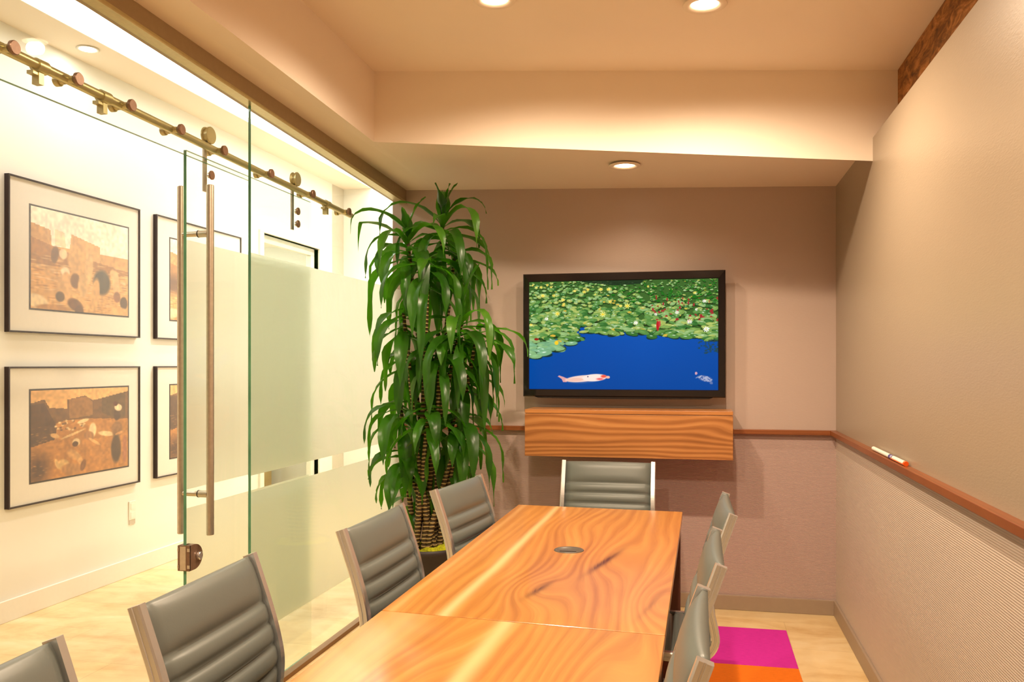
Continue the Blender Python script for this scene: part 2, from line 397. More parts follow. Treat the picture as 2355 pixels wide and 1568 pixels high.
b = MB().box(XH-.13, D0-.07, 0, XH+.02, D0, DZ+.0).box(XH-.13, D1, 0, XH+.02, D1+.12, DZ).box(XH-.13, D0-.07, DZ, XH+.02, D1+.12, DZ+.02)
b.box(XH-.09, D0, DZ-.07, XH-.04, D1, DZ).box(XH-.09, D1-.08, 0, XH-.04, D1, DZ-.07).box(XH-.09, D0, 0, XH-.04, D0+.05, DZ-.07)
struct(b.build('door_2', M['basew'], bevel=.003), 'white framed doorway in the hall wall behind the glass', 'doorway')
c = thing('storage_cabinet', 'low tan cabinet inside the office beyond the hall doorway', 'cabinet', (-4.5, 8.0, 0))
MB().box(-4.95, 7.2, 0, -4.5, 8.6, .95).build('body', M['tan'], c); MB().box(-4.5, 7.2, .02, -4.482, 7.75, .93).build('door', M['teal'], c)
# slot light, hall downlight
t = thing('slot_light', 'long glowing slot light in the hall ceiling above the glass wall', 'ceiling light', (-3.28, 4.2, ZC))
MB().quad((-3.42, .6, ZC+.03), (-3.42, 8.7, ZC+.03), (-3.14, 8.7, ZC+.03), (-3.14, .6, ZC+.03)).build('diffuser', M['slot'], t)
MB().box(-3.425, .6, ZC-.004, -3.415, 8.7, ZC+.05).box(-3.145, .6, ZC-.004, -3.135, 8.7, ZC+.05).build('trim_frame', M['white'], t)
t = thing('hall_downlight', 'round white recessed lamp in the hall ceiling near the pictures', 'ceiling light', (-3.56, 4.53, ZC))
MB().lathe([(.062, 0), (.066, -.004), (.05, -.006), (.045, 0)], (-3.56, 4.53, ZC)).build('trim_ring', M['white'], t)
MB().disc((-3.56, 4.53, ZC-.004), .046, flip=True).build('lens', M['lenshall'], t)
# room downlights
def reflector(x, y, z, power, color, parent, size=150, r=.028):
    l = bpy.data.lights.new('reflector_lamp', 'SPOT'); l.energy = power; l.color = color; l.spot_size = math.radians(size); l.spot_blend = 1. if size < 160 else .7; l.shadow_soft_size = r
    o = bpy.data.objects.new('reflector_lamp', l); COL.objects.link(o); o.parent = parent; o.location = Vector((x, y, z))-parent.location
def downlight(x, y, tilt, label, grp=None, k=1.):
    z = tz(x, y) if (x > TX and y < TY) else zs(x, y)
    t = thing('recessed_downlight', label, 'ceiling light', (x, y, z), 0, grp)
    MB().lathe([(.056, .0), (.080, -.001), (.084, -.004), (.080, -.009), (.060, -.009), (.050, .0), (.050, .02)], (x, y, z-.001)).build('trim_ring', M['ceiling'], t)
    MB().disc((x, y, z-.006), .043, flip=True).build('lens', M['lens'], t)
    reflector(x, y, z-.035, SPOT*k, WARM, t, 166 if k == 1. else 150)
downlight(-.785, 3.32, 0, 'left of two round recessed lamps in the raised tray ceiling')
downlight(.02, 3.38, 0, 'right of two round recessed lamps in the raised tray ceiling')
downlight(-.386, 4.62, 0, 'single recessed lamp in the lowered ceiling border above the screen', None, .3)
downlight(-.785, 1.2, 0, 'left unseen lamp added to the tray ceiling above the camera for more light')  # this pair is out of view, added to light the room
downlight(.02, 1.2, 0, 'right unseen lamp added to the tray ceiling above the camera for more light')
for yy, lab in ((6.6, 'unseen round lamp added to brighten the hall past the meeting room'), (7.9, 'unseen round lamp added to brighten the hall end wall')):  # unseen lamps added to brighten the far end of the hall
    t = thing('hall_downlight', lab, 'ceiling light', (-2.55, yy, ZC))
    MB().lathe([(.062, 0), (.066, -.004), (.05, -.006), (.045, 0)], (-2.55, yy, ZC)).build('trim_ring', M['white'], t)
    MB().disc((-2.55, yy, ZC-.004), .046, flip=True).build('lens', M['lenshall'], t); reflector(-2.55, yy, ZC-.03, 160., HALL, t)
t = thing('office_fill_panel', 'square glowing panel added to brighten the office beyond the hall doorway', 'ceiling light', (-4.7, 7.6, ZC-.6))  # fill light added because the office was dark
MB().box(-5.0, 7.3, ZC-.63, -4.4, 7.9, ZC-.6).build('panel', emit('office_fill_glow', (1, .97, .9), 30.), t)
# ---------------------------------------------------------------- glass wall, sliding door, rail
def pane(x, y0, y1, z0, zt0, zt1, root, name='glass_pane', t=.006):
    v = [(x-t, y0, z0), (x+t, y0, z0), (x-t, y1, z0), (x+t, y1, z0), (x-t, y0, zt0), (x+t, y0, zt0), (x-t, y1, zt1), (x+t, y1, zt1)]
    b = MB(); b.hexa(v); b.mi = [1, 1, 1, 0, 0, 0]
    return b.build(name, [M['glass'], M['edge']], root)
def film(x, y0, y1, z0, z1, root, t=.0005):
    return MB().box(x-t, y0, z0, x+t, y1, z1).build('frosted_film', M['frost'], root)
w = thing('window_1', 'fixed full height glass panel with frosted bands beside the plant', 'glass panel', (XG, 4.2, 0)); w['kind'] = 'structure'
pane(XG, 3.308, YB-.002, .008, zh(3.308), zh(YB), w)
film(XG-.0075, 3.31, YB-.004, .277, .883, w); film(XG-.0075, 3.31, YB-.004, .954, 1.889, w)
w = thing('window_2', 'clear glass transom above the doorway beneath the header', 'glass panel', (XG, 1.2, 2.18)); w['kind'] = 'structure'
pane(XG, YF, 3.302, 2.183, zh(YF), zh(3.302), w)
XD = -1.862; DY0, DY1, DTOP = 2.893, 3.953, 2.214
d = thing('door_1', 'sliding frosted glass door with long steel bar handles hanging from the rail', 'door', (XD, 3.3, 0)); d['kind'] = 'structure'
pane(XD, DY0, DY1, .012, DTOP, DTOP, d)
film(XD-.0075, DY0+.002, DY1-.002, .277, .883, d); film(XD-.0075, DY0+.002, DY1-.002, .954, 1.885, d)
for xx in (-1.801, -1.923):
    h = MB().cyl((xx, 2.962, .778), .0140, 1.318, n=24, bev=.002).build('handle', M['steel'], d)
for z0 in (1.913, .932):
    b = MB().tube([(-1.923, 2.962, z0), (-1.801, 2.962, z0)], .0105, 16).cyl((-1.850, 2.962, z0), .0135, .040, 'x', 20)
    b.build('handle_post', M['steel'], d); MB().cyl((-1.8505, 2.962, z0), .0142, .004, 'x', 20).build('gasket', M['blackpl'], d)
# half round patch lock on the door edge
b = MB(); n = 18; cy, czk = DY0+.024, .704; R = .047
prof = [(cy, czk-R)]+[(cy+R*1.15*math.cos(a), czk+R*math.sin(a)) for a in [(-90+180*i/n)*math.pi/180 for i in range(n+1)]]+[(cy, czk+R)]
prof = [(DY0-.006, czk-R)]+prof+[(DY0-.006, czk+R)]
for xa, xb in ((XD+.0065, XD+.024), (XD-.024, XD-.0065)):
    k = len(prof); b.add([(xa, y, z) for y, z in prof]+[(xb, y, z) for y, z in prof], [tuple(range(k))[::-1], tuple(range(k, 2*k))]+[(i, (i+1) % k, k+(i+1) % k, k+i) for i in range(k)])
b.box(XD-.024, DY0-.010, czk-R, XD+.024, DY0-.002, czk+R)
lk = b.build('patch_lock', M['bronze'], d)
MB().cyl((XD+.024, cy+.024, czk), .015, .012, 'x', 24, bev=.002).build('lock_cylinder', M['chrome'], lk)
b = MB()
for dz in (-.031, .031): b.box(XD+.016, DY0-.0125, czk+dz-.006, XD+.026, DY0-.009, czk+dz+.006).box(XD-.024, DY0-.0125, czk+dz-.006, XD-.019, DY0-.009, czk+dz+.006)
b.box(XD-.014, DY0-.0115, czk-R+.003, XD+.010, DY0-.0095, czk+R-.003)
b.build('lock_screw', M['steel'], lk)
# rail
RX = -1.857
def rz_(y): return 2.231+(4.437-y)*.0208
YR1 = W2(806, 495, X=RX).y
rail = thing('sliding_door_rail', 'long round metal rail carrying the sliding glass door', 'rail', (RX, 2.5, 2.2))
MB().tube([(RX, YF+.05, rz_(YF)), (RX, YR1+.012, rz_(YR1))], .0145, 20).build('rail_tube', M['brass'], rail)
for px in (32, 180, 303, 417, 516, 624, 720, 803):
    y = W2(px, 400, X=XG+.012).y; z = rz_(y)-.002
    f = MB().cyl((RX-.008, y, z), .0115, XG-RX+.006, 'x', 20).cyl((RX-.040, y, z), .0175, .018, 'x', 24, bev=.002).cyl((RX-.022, y, z), .0125, .014, 'x', 24).build('rail_clamp', M['brass'], rail)
    MB().cyl((XG+.0065, y, z), .0195, .012, 'x', 24, bev=.002).build('clamp_cap', M['bronze'], f)
for px in (93, 240, 752):
    y = W2(px, 400, X=RX).y; z = rz_(y)
    b = MB().tube([(RX-.001, y-.02, z), (RX-.001, y+.02, z)], .020, 20)
    b.box(RX-.02, y-.010, z-.052, RX+.004, y+.010, z-.014)
    b.box(RX-.02, y-.03, z-.028, RX+.002, y-.008, z-.018)
    b.build('rail_stop', M['brass'], rail)
# hangers with wheels (part of the door)
for (px, n_) in ((479, 1), (679, 2)):
    y = W2(px, 400, X=RX).y; z = rz_(y)
    h = MB().box(XD-.014, y-.010, DTOP-.16 if n_ == 2 else DTOP-.125, XD-.0065, y+.010, z+.045).build('hanger_strap', M['steel'], d)
    MB().lathe([(0, 0), (.031, 0), (.033, .002), (.033, .006), (.027, .010), (.027, .018), (.033, .022), (.033, .027), (.031, .029), (0, .029)], (RX-.014, y, z+.045), 32, 0, False, 'x').build('wheel', M['brass'], h)
    for zz in ((DTOP-.063,) if n_ == 1 else (DTOP-.075, DTOP-.134)):
        MB().cyl((XD+.0065, y, zz), .011, .010, 'x', 20).build('bolt_stem', M['chrome'], h)
        MB().cyl((XD+.0165, y, zz), .0175, .007, 'x', 24, bev=.001).build('bolt_cap', M['bronze'], h)
# ---------------------------------------------------------------- painted colour grids (screen and prints)
class Paint:
    def __init__(s, w, h, bg, seed=1):
        s.w, s.h = w, h; s.rng = np.random.RandomState(seed)
        s.Y, s.X = np.mgrid[0:h, 0:w].astype(float); s.X = (s.X+.5)/w; s.Y = (s.Y+.5)/h   # v runs downwards
        s.a = h/w; s.im = np.zeros((h, w, 3)); s.im[:] = np.array(bg)/255.
    def mask(s, m, c, al=1.):
        s.im += (np.array(c)/255.-s.im)*(m*al)[..., None]
    def ell(s, cx, cy, rx, ry, c, rot=0., al=1., soft=.15):
        x0, x1 = int((cx-max(rx, ry*2))*s.w)-2, int((cx+max(rx, ry*2))*s.w)+3; R = max(rx/s.a, ry)
        y0, y1 = int((cy-R)*s.h)-2, int((cy+R)*s.h)+3
        x0 = max(0, x0); y0 = max(0, y0); x1 = min(s.w, x1); y1 = min(s.h, y1)
        if x1 <= x0 or y1 <= y0: return
        X = s.X[y0:y1, x0:x1]-cx; Y = (s.Y[y0:y1, x0:x1]-cy)*s.a
        c_, s_ = math.cos(rot), math.sin(rot); U = (X*c_+Y*s_)/rx; V = (-X*s_+Y*c_)/(ry*s.a)
        m = np.clip((1-np.sqrt(U*U+V*V))/soft, 0, 1)*al
        sub = s.im[y0:y1, x0:x1]; sub += (np.array(c)/255.-sub)*m[..., None]
    def poly(s, pts, c, al=1.):
        n = len(pts); ins = np.zeros_like(s.X, bool)
        for i in range(n):
            (xa, ya), (xb, yb) = pts[i], pts[(i+1) % n]
            if ya == yb: continue
            cond = ((ya > s.Y) != (yb > s.Y)) & (s.X < (xb-xa)*(s.Y-ya)/(yb-ya)+xa); ins ^= cond
        s.mask(ins.astype(float), c, al)
    def noise(s, nx, ny, amp):
        g = s.rng.rand(ny+2, nx+2)-.5; fx = s.X*nx; fy = s.Y*ny; ix = fx.astype(int); iy = fy.astype(int); fx -= ix; fy -= iy
        v = (g[iy, ix]*(1-fx)+g[iy, ix+1]*fx)*(1-fy)+(g[iy+1, ix]*(1-fx)+g[iy+1, ix+1]*fx)*fy
        s.im = np.clip(s.im*(1+amp*v[..., None]*2), 0, 1)
    def build(s, name, P00, P10, P01, mat, parent):
        """P00 top-left, P10 top-right, P01 bottom-left in world space"""
        P00, P10, P01 = Vector(P00), Vector(P10), Vector(P01)
        r = parent
        while r.parent is not None: r = r.parent
        o_ = np.array(P00-r.location); du = np.array(P10-P00); dv = np.array(P01-P00)
        u = np.linspace(0, 1, s.w+1); v = np.linspace(0, 1, s.h+1); UU, VV = np.meshgrid(u, v)
        co = o_+UU[..., None]*du+VV[..., None]*dv
        W_, H_ = s.w, s.h; i, j = np.meshgrid(np.arange(W_), np.arange(H_)); a = (j*(W_+1)+i).ravel()
        fa = np.stack([a, a+W_+1, a+W_+2, a+1], 1).ravel()
        me = bpy.data.meshes.new(name); me.vertices.add((W_+1)*(H_+1)); me.vertices.foreach_set('co', co.astype(np.float32).ravel())
        me.loops.add(len(fa)); me.loops.foreach_set('vertex_index', fa.astype(np.int32))
        me.polygons.add(W_*H_); me.polygons.foreach_set('loop_start', np.arange(0, len(fa), 4, dtype=np.int32)); me.polygons.foreach_set('loop_total', np.full(W_*H_, 4, np.int32))
        me.update(calc_edges=True)
        at = me.color_attributes.new('Col', 'FLOAT_COLOR', 'CORNER')
        im = np.clip(s.im, 0, 1); lin = np.where(im <= .04045, im/12.92, ((im+.055)/1.055)**2.4)
        c4 = np.concatenate([lin.reshape(-1, 3), np.ones((W_*H_, 1))], 1).repeat(4, 0)
        at.data.foreach_set('color', c4.astype(np.float32).ravel())
        me.materials.append(mat); ob = bpy.data.objects.new(name, me); COL.objects.link(ob); ob.parent = parent; return ob
# lily pond on the screen
p = Paint(400, 228, (8, 72, 160), 3); rng = p.rng
p.mask(np.clip(p.Y*1.1-.35, 0, 1), (0, 62, 138)); p.mask(np.clip(1-np.abs(p.X-.62)*2.2, 0, 1)*np.clip(1.4-p.Y*1.3, 0, 1), (10, 84, 178), .5)
def shore(x):
    if x < .27: return .70-.80*max(0, x-.08)**1.15*1.25 if x > .08 else .70+(.08-x)*.4
    if x < .40: return .485
    return .495+.13*max(0, (x-.5))**1.2*1.2
def pad(x, y, sc):
    r = sc*(.6+.6*rng.rand()); k = rng.rand()
    base = [(116, 150, 72), (134, 168, 104), (84, 132, 62), (156, 172, 88), (52, 104, 44)][int(k*5)]
    if y > .55: base = [(116, 164, 122), (104, 152, 110), (126, 170, 116)][int(k*3)]
    ry = r*(.42+.25*rng.rand())*(1.2 if y < .4 else .8)/p.a*.75
    p.ell(x+.001, y+.009, r*1.02, ry, (26, 44, 18), al=.8, rot=(rng.rand()-.5)*.4)
    ro = (rng.rand()-.5)*.7
    p.ell(x, y, r, ry, base, rot=ro); p.ell(x-r*.2, y-ry*.25, r*.6, ry*.5, tuple(min(255, q+26) for q in base), rot=ro, al=.6, soft=.6)
    if rng.rand() < .4: p.ell(x+r*.3*(rng.rand()-.5), y-ry*.3, r*.3, ry*.22, (226, 238, 226), rot=ro, al=.75, soft=.5)
p.poly([(0, 0), (1, 0), (1, .5), (.9, .52), (.5, .44), (.3, .40), (.2, .5), (0, .62)], (58, 96, 40))
N_ = 1900
ys = np.sort(rng.rand(N_)**1.15)
for y in ys:
    x = rng.rand(); yy = y*.76; lim = shore(x)+.01*rng.randn()
    if yy > lim-.015: continue
    sc = .008+.030*(yy/.6)**1.1
    if x > .5 and yy < .28: sc *= .8
    pad(x, yy, sc)
    if x > .45 and yy < .2 and rng.rand() < .5: p.ell(x, yy, sc*.8, sc*.7, (28, 104, 24))
    if x > .66 and .15 < yy < .40 and rng.rand() < .22: p.ell(x, yy, sc*.35, sc*1.1, (150, 42, 44), rot=rng.randn()*.5)
    if rng.rand() < .035: p.ell(x, yy, sc*.5, sc*.35, (206, 168, 60))
p.poly([(.27, 0), (.62, 0), (.60, .035), (.46, .045), (.40, .03), (.30, .012)], (22, 40, 26), .8)
for (x, y, r) in [(.065, .05, .010), (.10, .03, .009), (.075, .13, .013), (.135, .13, .011), (.32, .08, .011), (.39, .08, .012), (.43, .08, .012), (.155, .30, .016), (.40, .31, .017), (.53, .235, .017), (.495, .235, .010), (.185, .17, .011), (.19, .21, .010), (.44, .195, .012), (.30, .10, .012), (.25, .09, .009), (.12, .05, .009), (.04, .05, .008), (.02, .03, .007), (.01, .40, .01), (.64, .06, .007), (.88, .125, .009), (.36, .125, .006)]:
    for k in range(7):
        a = k*2*math.pi/7+x*9; p.ell(x+math.cos(a)*r*.6, y+math.sin(a)*r*.5/p.a, r*.5, r*.3, (248, 232, 120), rot=a, soft=.4)
    p.ell(x, y, r*.45, r*.45, (244, 196, 30), soft=.4)
for (x, y, r) in [(.575, .39, .013), (.855, .385, .015), (.94, .455, .017), (.79, .30, .012), (.93, .20, .011), (.68, .315, .009), (.095, .345, .011), (.89, .275, .008)]:
    for k in range(8):
        a = k*2*math.pi/8+x*9; p.ell(x+math.cos(a)*r*.6, y+math.sin(a)*r*.5/p.a, r*.5, r*.3, (250, 244, 238), rot=a, soft=.4)
    p.ell(x, y, r*.3, r*.3, (240, 220, 110), soft=.4)
p.ell(.69, .42, .008, .05, (176, 30, 34)); p.ell(.70, .40, .006, .03, (190, 60, 60)); p.ell(.04, .535, .014, .012, (140, 30, 20)); p.ell(.15, .57, .012, .02, (232, 190, 40))
for i in range(60): p.ell(1-.10*rng.rand()**2, .55+.12*rng.rand(), .006, .008, (40, 66, 60), al=.6)
# koi and turtle
p.ell(.30, .905, .118, .046, (214, 170, 178), rot=-.08, al=.35, soft=.5)
p.poly([(.185, .885), (.163, .873), (.158, .883), (.178, .905), (.186, .935), (.204, .935), (.214, .905)], (206, 150, 150))
p.ell(.29, .902, .10, .032, (232, 198, 186), rot=-.09); p.ell(.355, .893, .072, .036, (240, 214, 204), rot=-.06); p.ell(.25, .912, .05, .018, (226, 180, 162), rot=-.03)
p.ell(.405, .880, .020, .018, (226, 82, 62), soft=.5); p.ell(.385, .905, .026, .014, (222, 96, 98), soft=.6); p.ell(.428, .888, .011, .014, (238, 170, 150)); p.ell(.32, .883, .004, .006, (60, 50, 90))
p.ell(.935, .898, .042, .030, (66, 92, 150), rot=.22)
for i in range(70):
    a = rng.rand()*6.28; r = rng.rand()**.5; p.ell(.935+math.cos(a)*r*.034, .898+math.sin(a)*r*.022+.22*math.cos(a)*r*.034/p.a, .004, .004, (168, 170, 196), al=.8)
p.ell(.888, .850, .007, .014, (196, 150, 168)); p.ell(.895, .885, .014, .005, (110, 130, 170), rot=-.5); p.ell(.965, .935, .010, .014, (90, 110, 160), rot=.6)
TVY = 5.085
tl, tr_, bl, br_ = (W2(1199, 628, Y=TVY), W2(1667, 623, Y=TVY), W2(1207, 913, Y=TVY), W2(1670, 913, Y=TVY))
X0, X1 = (tl.x+bl.x)/2, (tr_.x+br_.x)/2; Z1, Z0 = (tl.z+tr_.z)/2, (bl.z+br_.z)/2
sx0 = (W2(1214, 646, Y=TVY).x+W2(1220, 895, Y=TVY).x)/2; sx1 = (W2(1650, 643, Y=TVY).x+W2(1653, 896, Y=TVY).x)/2
sz1 = (W2(1214, 646, Y=TVY).z+W2(1650, 643, Y=TVY).z)/2; sz0 = (W2(1220, 895, Y=TVY).z+W2(1653, 896, Y=TVY).z)/2
tv = thing('wall_television', 'flat black television on the back wall showing a lily pond with a koi', 'television', ((X0+X1)/2, YB, Z0))
b = MB()
def ring(a, b_): # a,b_ = (x0,x1,z0,z1,y)
    A = [(a[0], a[4], a[2]), (a[1], a[4], a[2]), (a[1], a[4], a[3]), (a[0], a[4], a[3])]; B = [(b_[0], b_[4], b_[2]), (b_[1], b_[4], b_[2]), (b_[1], b_[4], b_[3]), (b_[0], b_[4], b_[3])]
    b.add(A+B, [(i, (i+1) % 4, 4+(i+1) % 4, 4+i) for i in range(4)])
ring((X0, X1, Z0, Z1, TVY+.045), (X0, X1, Z0, Z1, TVY+.006)); ring((X0, X1, Z0, Z1, TVY+.006), (X0+.006, X1-.006, Z0+.006, Z1-.006, TVY))
ring((X0+.006, X1-.006, Z0+.006, Z1-.006, TVY), (sx0-.004, sx1+.004, sz0-.004, sz1+.004, TVY-.001)); ring((sx0-.004, sx1+.004, sz0-.004, sz1+.004, TVY-.001), (sx0, sx1, sz0, sz1, TVY+.004))
b.quad((X0, TVY+.045, Z0), (X0, TVY+.045, Z1), (X1, TVY+.045, Z1), (X1, TVY+.045, Z0))
b.build('bezel', M['tvblack'], tv)
n = 12; pts = [(X0+.07, Z0)]+[(X0+.09+(X1-X0-.18)*i/n, Z0-.008-.004*math.sin(math.pi*i/n)) for i in range(n+1)]+[(X1-.07, Z0)]
b = MB(); k = len(pts); b.add([(x, TVY+.002, z) for x, z in pts]+[(x, TVY+.03, z) for x, z in pts], [tuple(range(k)), tuple(range(k, 2*k))[::-1]]+[(i, k+i, k+(i+1) % k, (i+1) % k) for i in range(k)])
b.build('lower_lip', M['tvblack'], tv)
p.build('screen', (sx0, TVY+.003, sz1), (sx1, TVY+.003, sz1), (sx0, TVY+.003, sz0), M['screen'], tv)
MB().box((X0+X1)/2-.2, TVY+.045, Z0+.2, (X0+X1)/2+.2, YB-.001, Z1-.2).build('wall_mount', M['blackpl'], tv)
# floating cabinet
CX0, CX1, CY, CZ0, CZ1 = -.981, .180, 4.90, .898, 1.163
cb = thing('floating_cabinet', 'wall hung walnut cabinet box below the television', 'cabinet', ((CX0+CX1)/2, YB, CZ0))
MB().box(CX0+.002, CY+.02, CZ0, CX1-.002, YB-.036, CZ1-.022).build('body', M['cab'], cb)
MB().box(CX0, CY, CZ0-.002, CX1, CY+.0195, CZ1-.0245).build('drop_front', M['cab'], cb, bevel=.0015)
MB().box(CX0, CY, CZ1-.022, CX1, YB-.036, CZ1).build('top_board', M['cabtop'], cb, bevel=.0015)
# ---------------------------------------------------------------- framed prints in the hall
def print_water(seed, full=True):
    p = Paint(150, 104, (214, 160, 96), seed); r = p.rng
    p.mask((p.Y < .36).astype(float), (252, 238, 216)); 
    p.poly([(0, .16), (.18, .20), (.20, .50), (0, .52)], (206, 154, 96)); p.poly([(.38, .20), (.68, .28), (.68, .45), (.36, .42)], (222, 168, 108)); p.poly([(.22, .18), (.31, .20), (.33, .36), (.22, .34)], (240, 206, 160), .7)
    p.poly([(0, .30), (.14, .34), (.36, .40), (.72, .46), (1, .50), (1, .56), (.4, .56), (0, .56)], (176, 122, 68))
    for i in range(420):
        x, y = r.rand(), .46+.54*r.rand(); p.ell(x, y, .03+.03*r.rand(), .006, (236, 196, 140) if r.rand() < .55 else (166, 112, 58), al=.6, soft=.6)
    for (x, y, a, b_, c, ro) in [(.44, .46, .11, .16, (222, 170, 106), .2), (.56, .52, .05, .20, (228, 180, 118), .1), (.30, .42, .045, .06, (236, 204, 160), 0), (.22, .44, .04, .10, (120, 80, 44), .2),
        (.32, .60, .05, .05, (244, 214, 172), 0), (.33, .66, .04, .07, (214, 162, 102), 0), (.31, .78, .085, .17, (222, 170, 108), 0), (.42, .68, .055, .09, (128, 86, 48), 0), (.50, .72, .06, .14, (224, 176, 114), 0),
        (.27, .86, .05, .06, (104, 72, 42), 0), (.47, .88, .14, .04, (226, 176, 110), .5), (.42, .93, .09, .07, (120, 78, 46), .3), (.46, 1.0, .05, .08, (106, 70, 44), 0),
        (.70, .66, .105, .15, (84, 66, 42), .1), (.84, .56, .06, .06, (226, 176, 116), .5), (.86, .66, .045, .16, (226, 178, 120), -.1), (.87, .80, .045, .07, (150, 98, 62), 0),
        (.95, .86, .05, .08, (92, 64, 40), 0), (.90, .98, .12, .08, (226, 170, 106), 0), (.06, .93, .12, .08, (238, 206, 156), .2), (.20, .99, .18, .05, (190, 136, 78), 0), (.63, .80, .05, .20, (216, 164, 100), .15)]:
        p.ell(x, y, a, b_, c, rot=ro, soft=.25)
    p.noise(50, 34, .10); p.noise(12, 8, .06)
    return p
def print_park(seed):
    p = Paint(150, 104, (190, 128, 66), seed); r = p.rng
    p.mask((p.Y < .3).astype(float), (238, 182, 116))
    p.poly([(0, .14), (.12, .10), (.17, .20), (.34, .22), (.34, .12), (.52, .08), (.60, .14), (.72, .12), (.78, .10), (1, .05), (1, .40), (.6, .36), (.3, .36), (0, .46)], (122, 84, 52))
    p.poly([(.36, .12), (.54, .09), (.60, .16), (.60, .32), (.36, .34)], (156, 108, 62)); p.poly([(.70, .12), (.97, .06), (.97, .38), (.80, .36), (.70, .30)], (104, 76, 48))
    p.poly([(0, .16), (.12, .14), (.24, .42), (.22, .56), (0, .62)], (92, 62, 44)); p.ell(.06, .88, .16, .26, (86, 56, 42), soft=.8)
    for i in range(260):
        x, y = r.rand(), .38+.6*r.rand(); p.ell(x, y, .02, .008, (212, 152, 86) if r.rand() < .5 else (166, 108, 56), al=.4, soft=.7)
    for i in range(30):
        x, y = .12+.4*r.rand(), .34+.14*r.rand(); p.ell(x, y, .016, .014, (232, 196, 142) if r.rand() < .6 else (110, 72, 44), al=.9, soft=.4)
    for (x, y, a, b_, c, ro) in [(.50, .38, .07, .025, (238, 204, 150), -.2), (.40, .52, .14, .015, (230, 186, 126), -.25), (.75, .56, .10, .035, (242, 208, 152), .15), (.60, .50, .045, .10, (240, 206, 156), .1), (.56, .56, .06, .06, (170, 118, 72), .2),
        (.62, .64, .08, .02, (224, 172, 110), .5), (.43, .62, .045, .05, (240, 206, 152), 0), (.42, .64, .035, .035, (92, 58, 40), 0), (.22, .52, .05, .03, (214, 164, 104), .3), (.18, .38, .05, .05, (90, 60, 42), 0),
        (.40, .76, .08, .06, (206, 150, 90), .5), (.46, .82, .03, .11, (214, 160, 100), -.6), (.30, .86, .07, .07, (222, 176, 112), .2), (.38, .92, .12, .07, (186, 132, 78), .1), (.24, .84, .02, .07, (224, 178, 116), -.4), (.50, .90, .03, .08, (130, 84, 52), .4),
        (.87, .52, .07, .11, (150, 106, 68), 0), (.87, .34, .045, .08, (84, 58, 42), 0), (.885, .25, .05, .05, (244, 208, 166), .2), (.855, .20, .03, .035, (90, 48, 34), 0), (.86, .76, .065, .20, (84, 60, 44), 0), (.90, .57, .06, .018, (206, 146, 88), -.2), (.96, .78, .03, .2, (176, 112, 76), 0)]:
        p.ell(x, y, a, b_, c, rot=ro, soft=.25)
    p.noise(50, 34, .12); p.noise(12, 8, .06)
    return p
def picture(y0, y1, z0, z1, iy0, iy1, iz0, iz1, pt, label):
    t = thing('framed_print', label, 'picture', (XH, (y0+y1)/2, z0), 0, None); X = XH+.03; fw = .009
    MB().box(XH, y0, z0, X, y0+fw, z1).box(XH, y1-fw, z0, X, y1, z1).box(XH, y0+fw, z0, X, y1-fw, z0+fw).box(XH, y0+fw, z1-fw, X, y1-fw, z1).build('frame', M['frame'], t)
    MB().box(XH+.001, y0+fw, z0+fw, X-.010, y1-fw, z1-fw).build('mat_board', M['mat'], t)
    MB().box(X-.0098, iy0-.012, iz0-.010, X-.0090, iy1+.012, iz1+.010).build('print_border', M['frame'], t)
    pt.build('photo_print', (X-.0086, iy0, iz1), (X-.0086, iy1, iz1), (X-.0086, iy0, iz0), M['print'], t)
    MB().box(X-.005, y0+fw, z0+fw, X-.003, y1-fw, z1-fw).build('picture_glass', M['picglass'], t)
picture(4.09, 5.24, 1.60, 2.472, 4.26, 5.12, 1.742, 2.325, print_water(11), 'framed sepia print of bathers in shallow water, upper left of the four hall pictures')
picture(4.09, 5.24, .622, 1.408, 4.26, 5.12, .748, 1.270, print_park(5), 'framed sepia print of people lying on a lawn, lower left of the four hall pictures')
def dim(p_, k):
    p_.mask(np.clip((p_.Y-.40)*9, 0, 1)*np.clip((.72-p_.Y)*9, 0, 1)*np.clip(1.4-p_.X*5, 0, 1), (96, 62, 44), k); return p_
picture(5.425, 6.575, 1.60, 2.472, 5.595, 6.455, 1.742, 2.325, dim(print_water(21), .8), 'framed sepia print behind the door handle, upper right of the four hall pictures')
picture(5.425, 6.575, .622, 1.408, 5.595, 6.455, .748, 1.270, print_park(15), 'framed sepia print behind the door handle, lower right of the four hall pictures')
o = thing('wall_outlet', 'pale wall outlet plate low on the hall wall beneath the left pictures', 'outlet', (XH, 5.19, .35))
MB().box(XH, 5.155, .375, XH+.006, 5.225, .50).build('plate', M['white'], o, bevel=.002)
MB().box(XH+.006, 5.172, .385, XH+.008, 5.208, .425).box(XH+.006, 5.172, .445, XH+.008, 5.208, .485).build('socket', M['basew'], o)
MB().box(XH, 5.158, .345, XH+.004, 5.222, .374).build('lower_plate', M['hallgrey'], o)
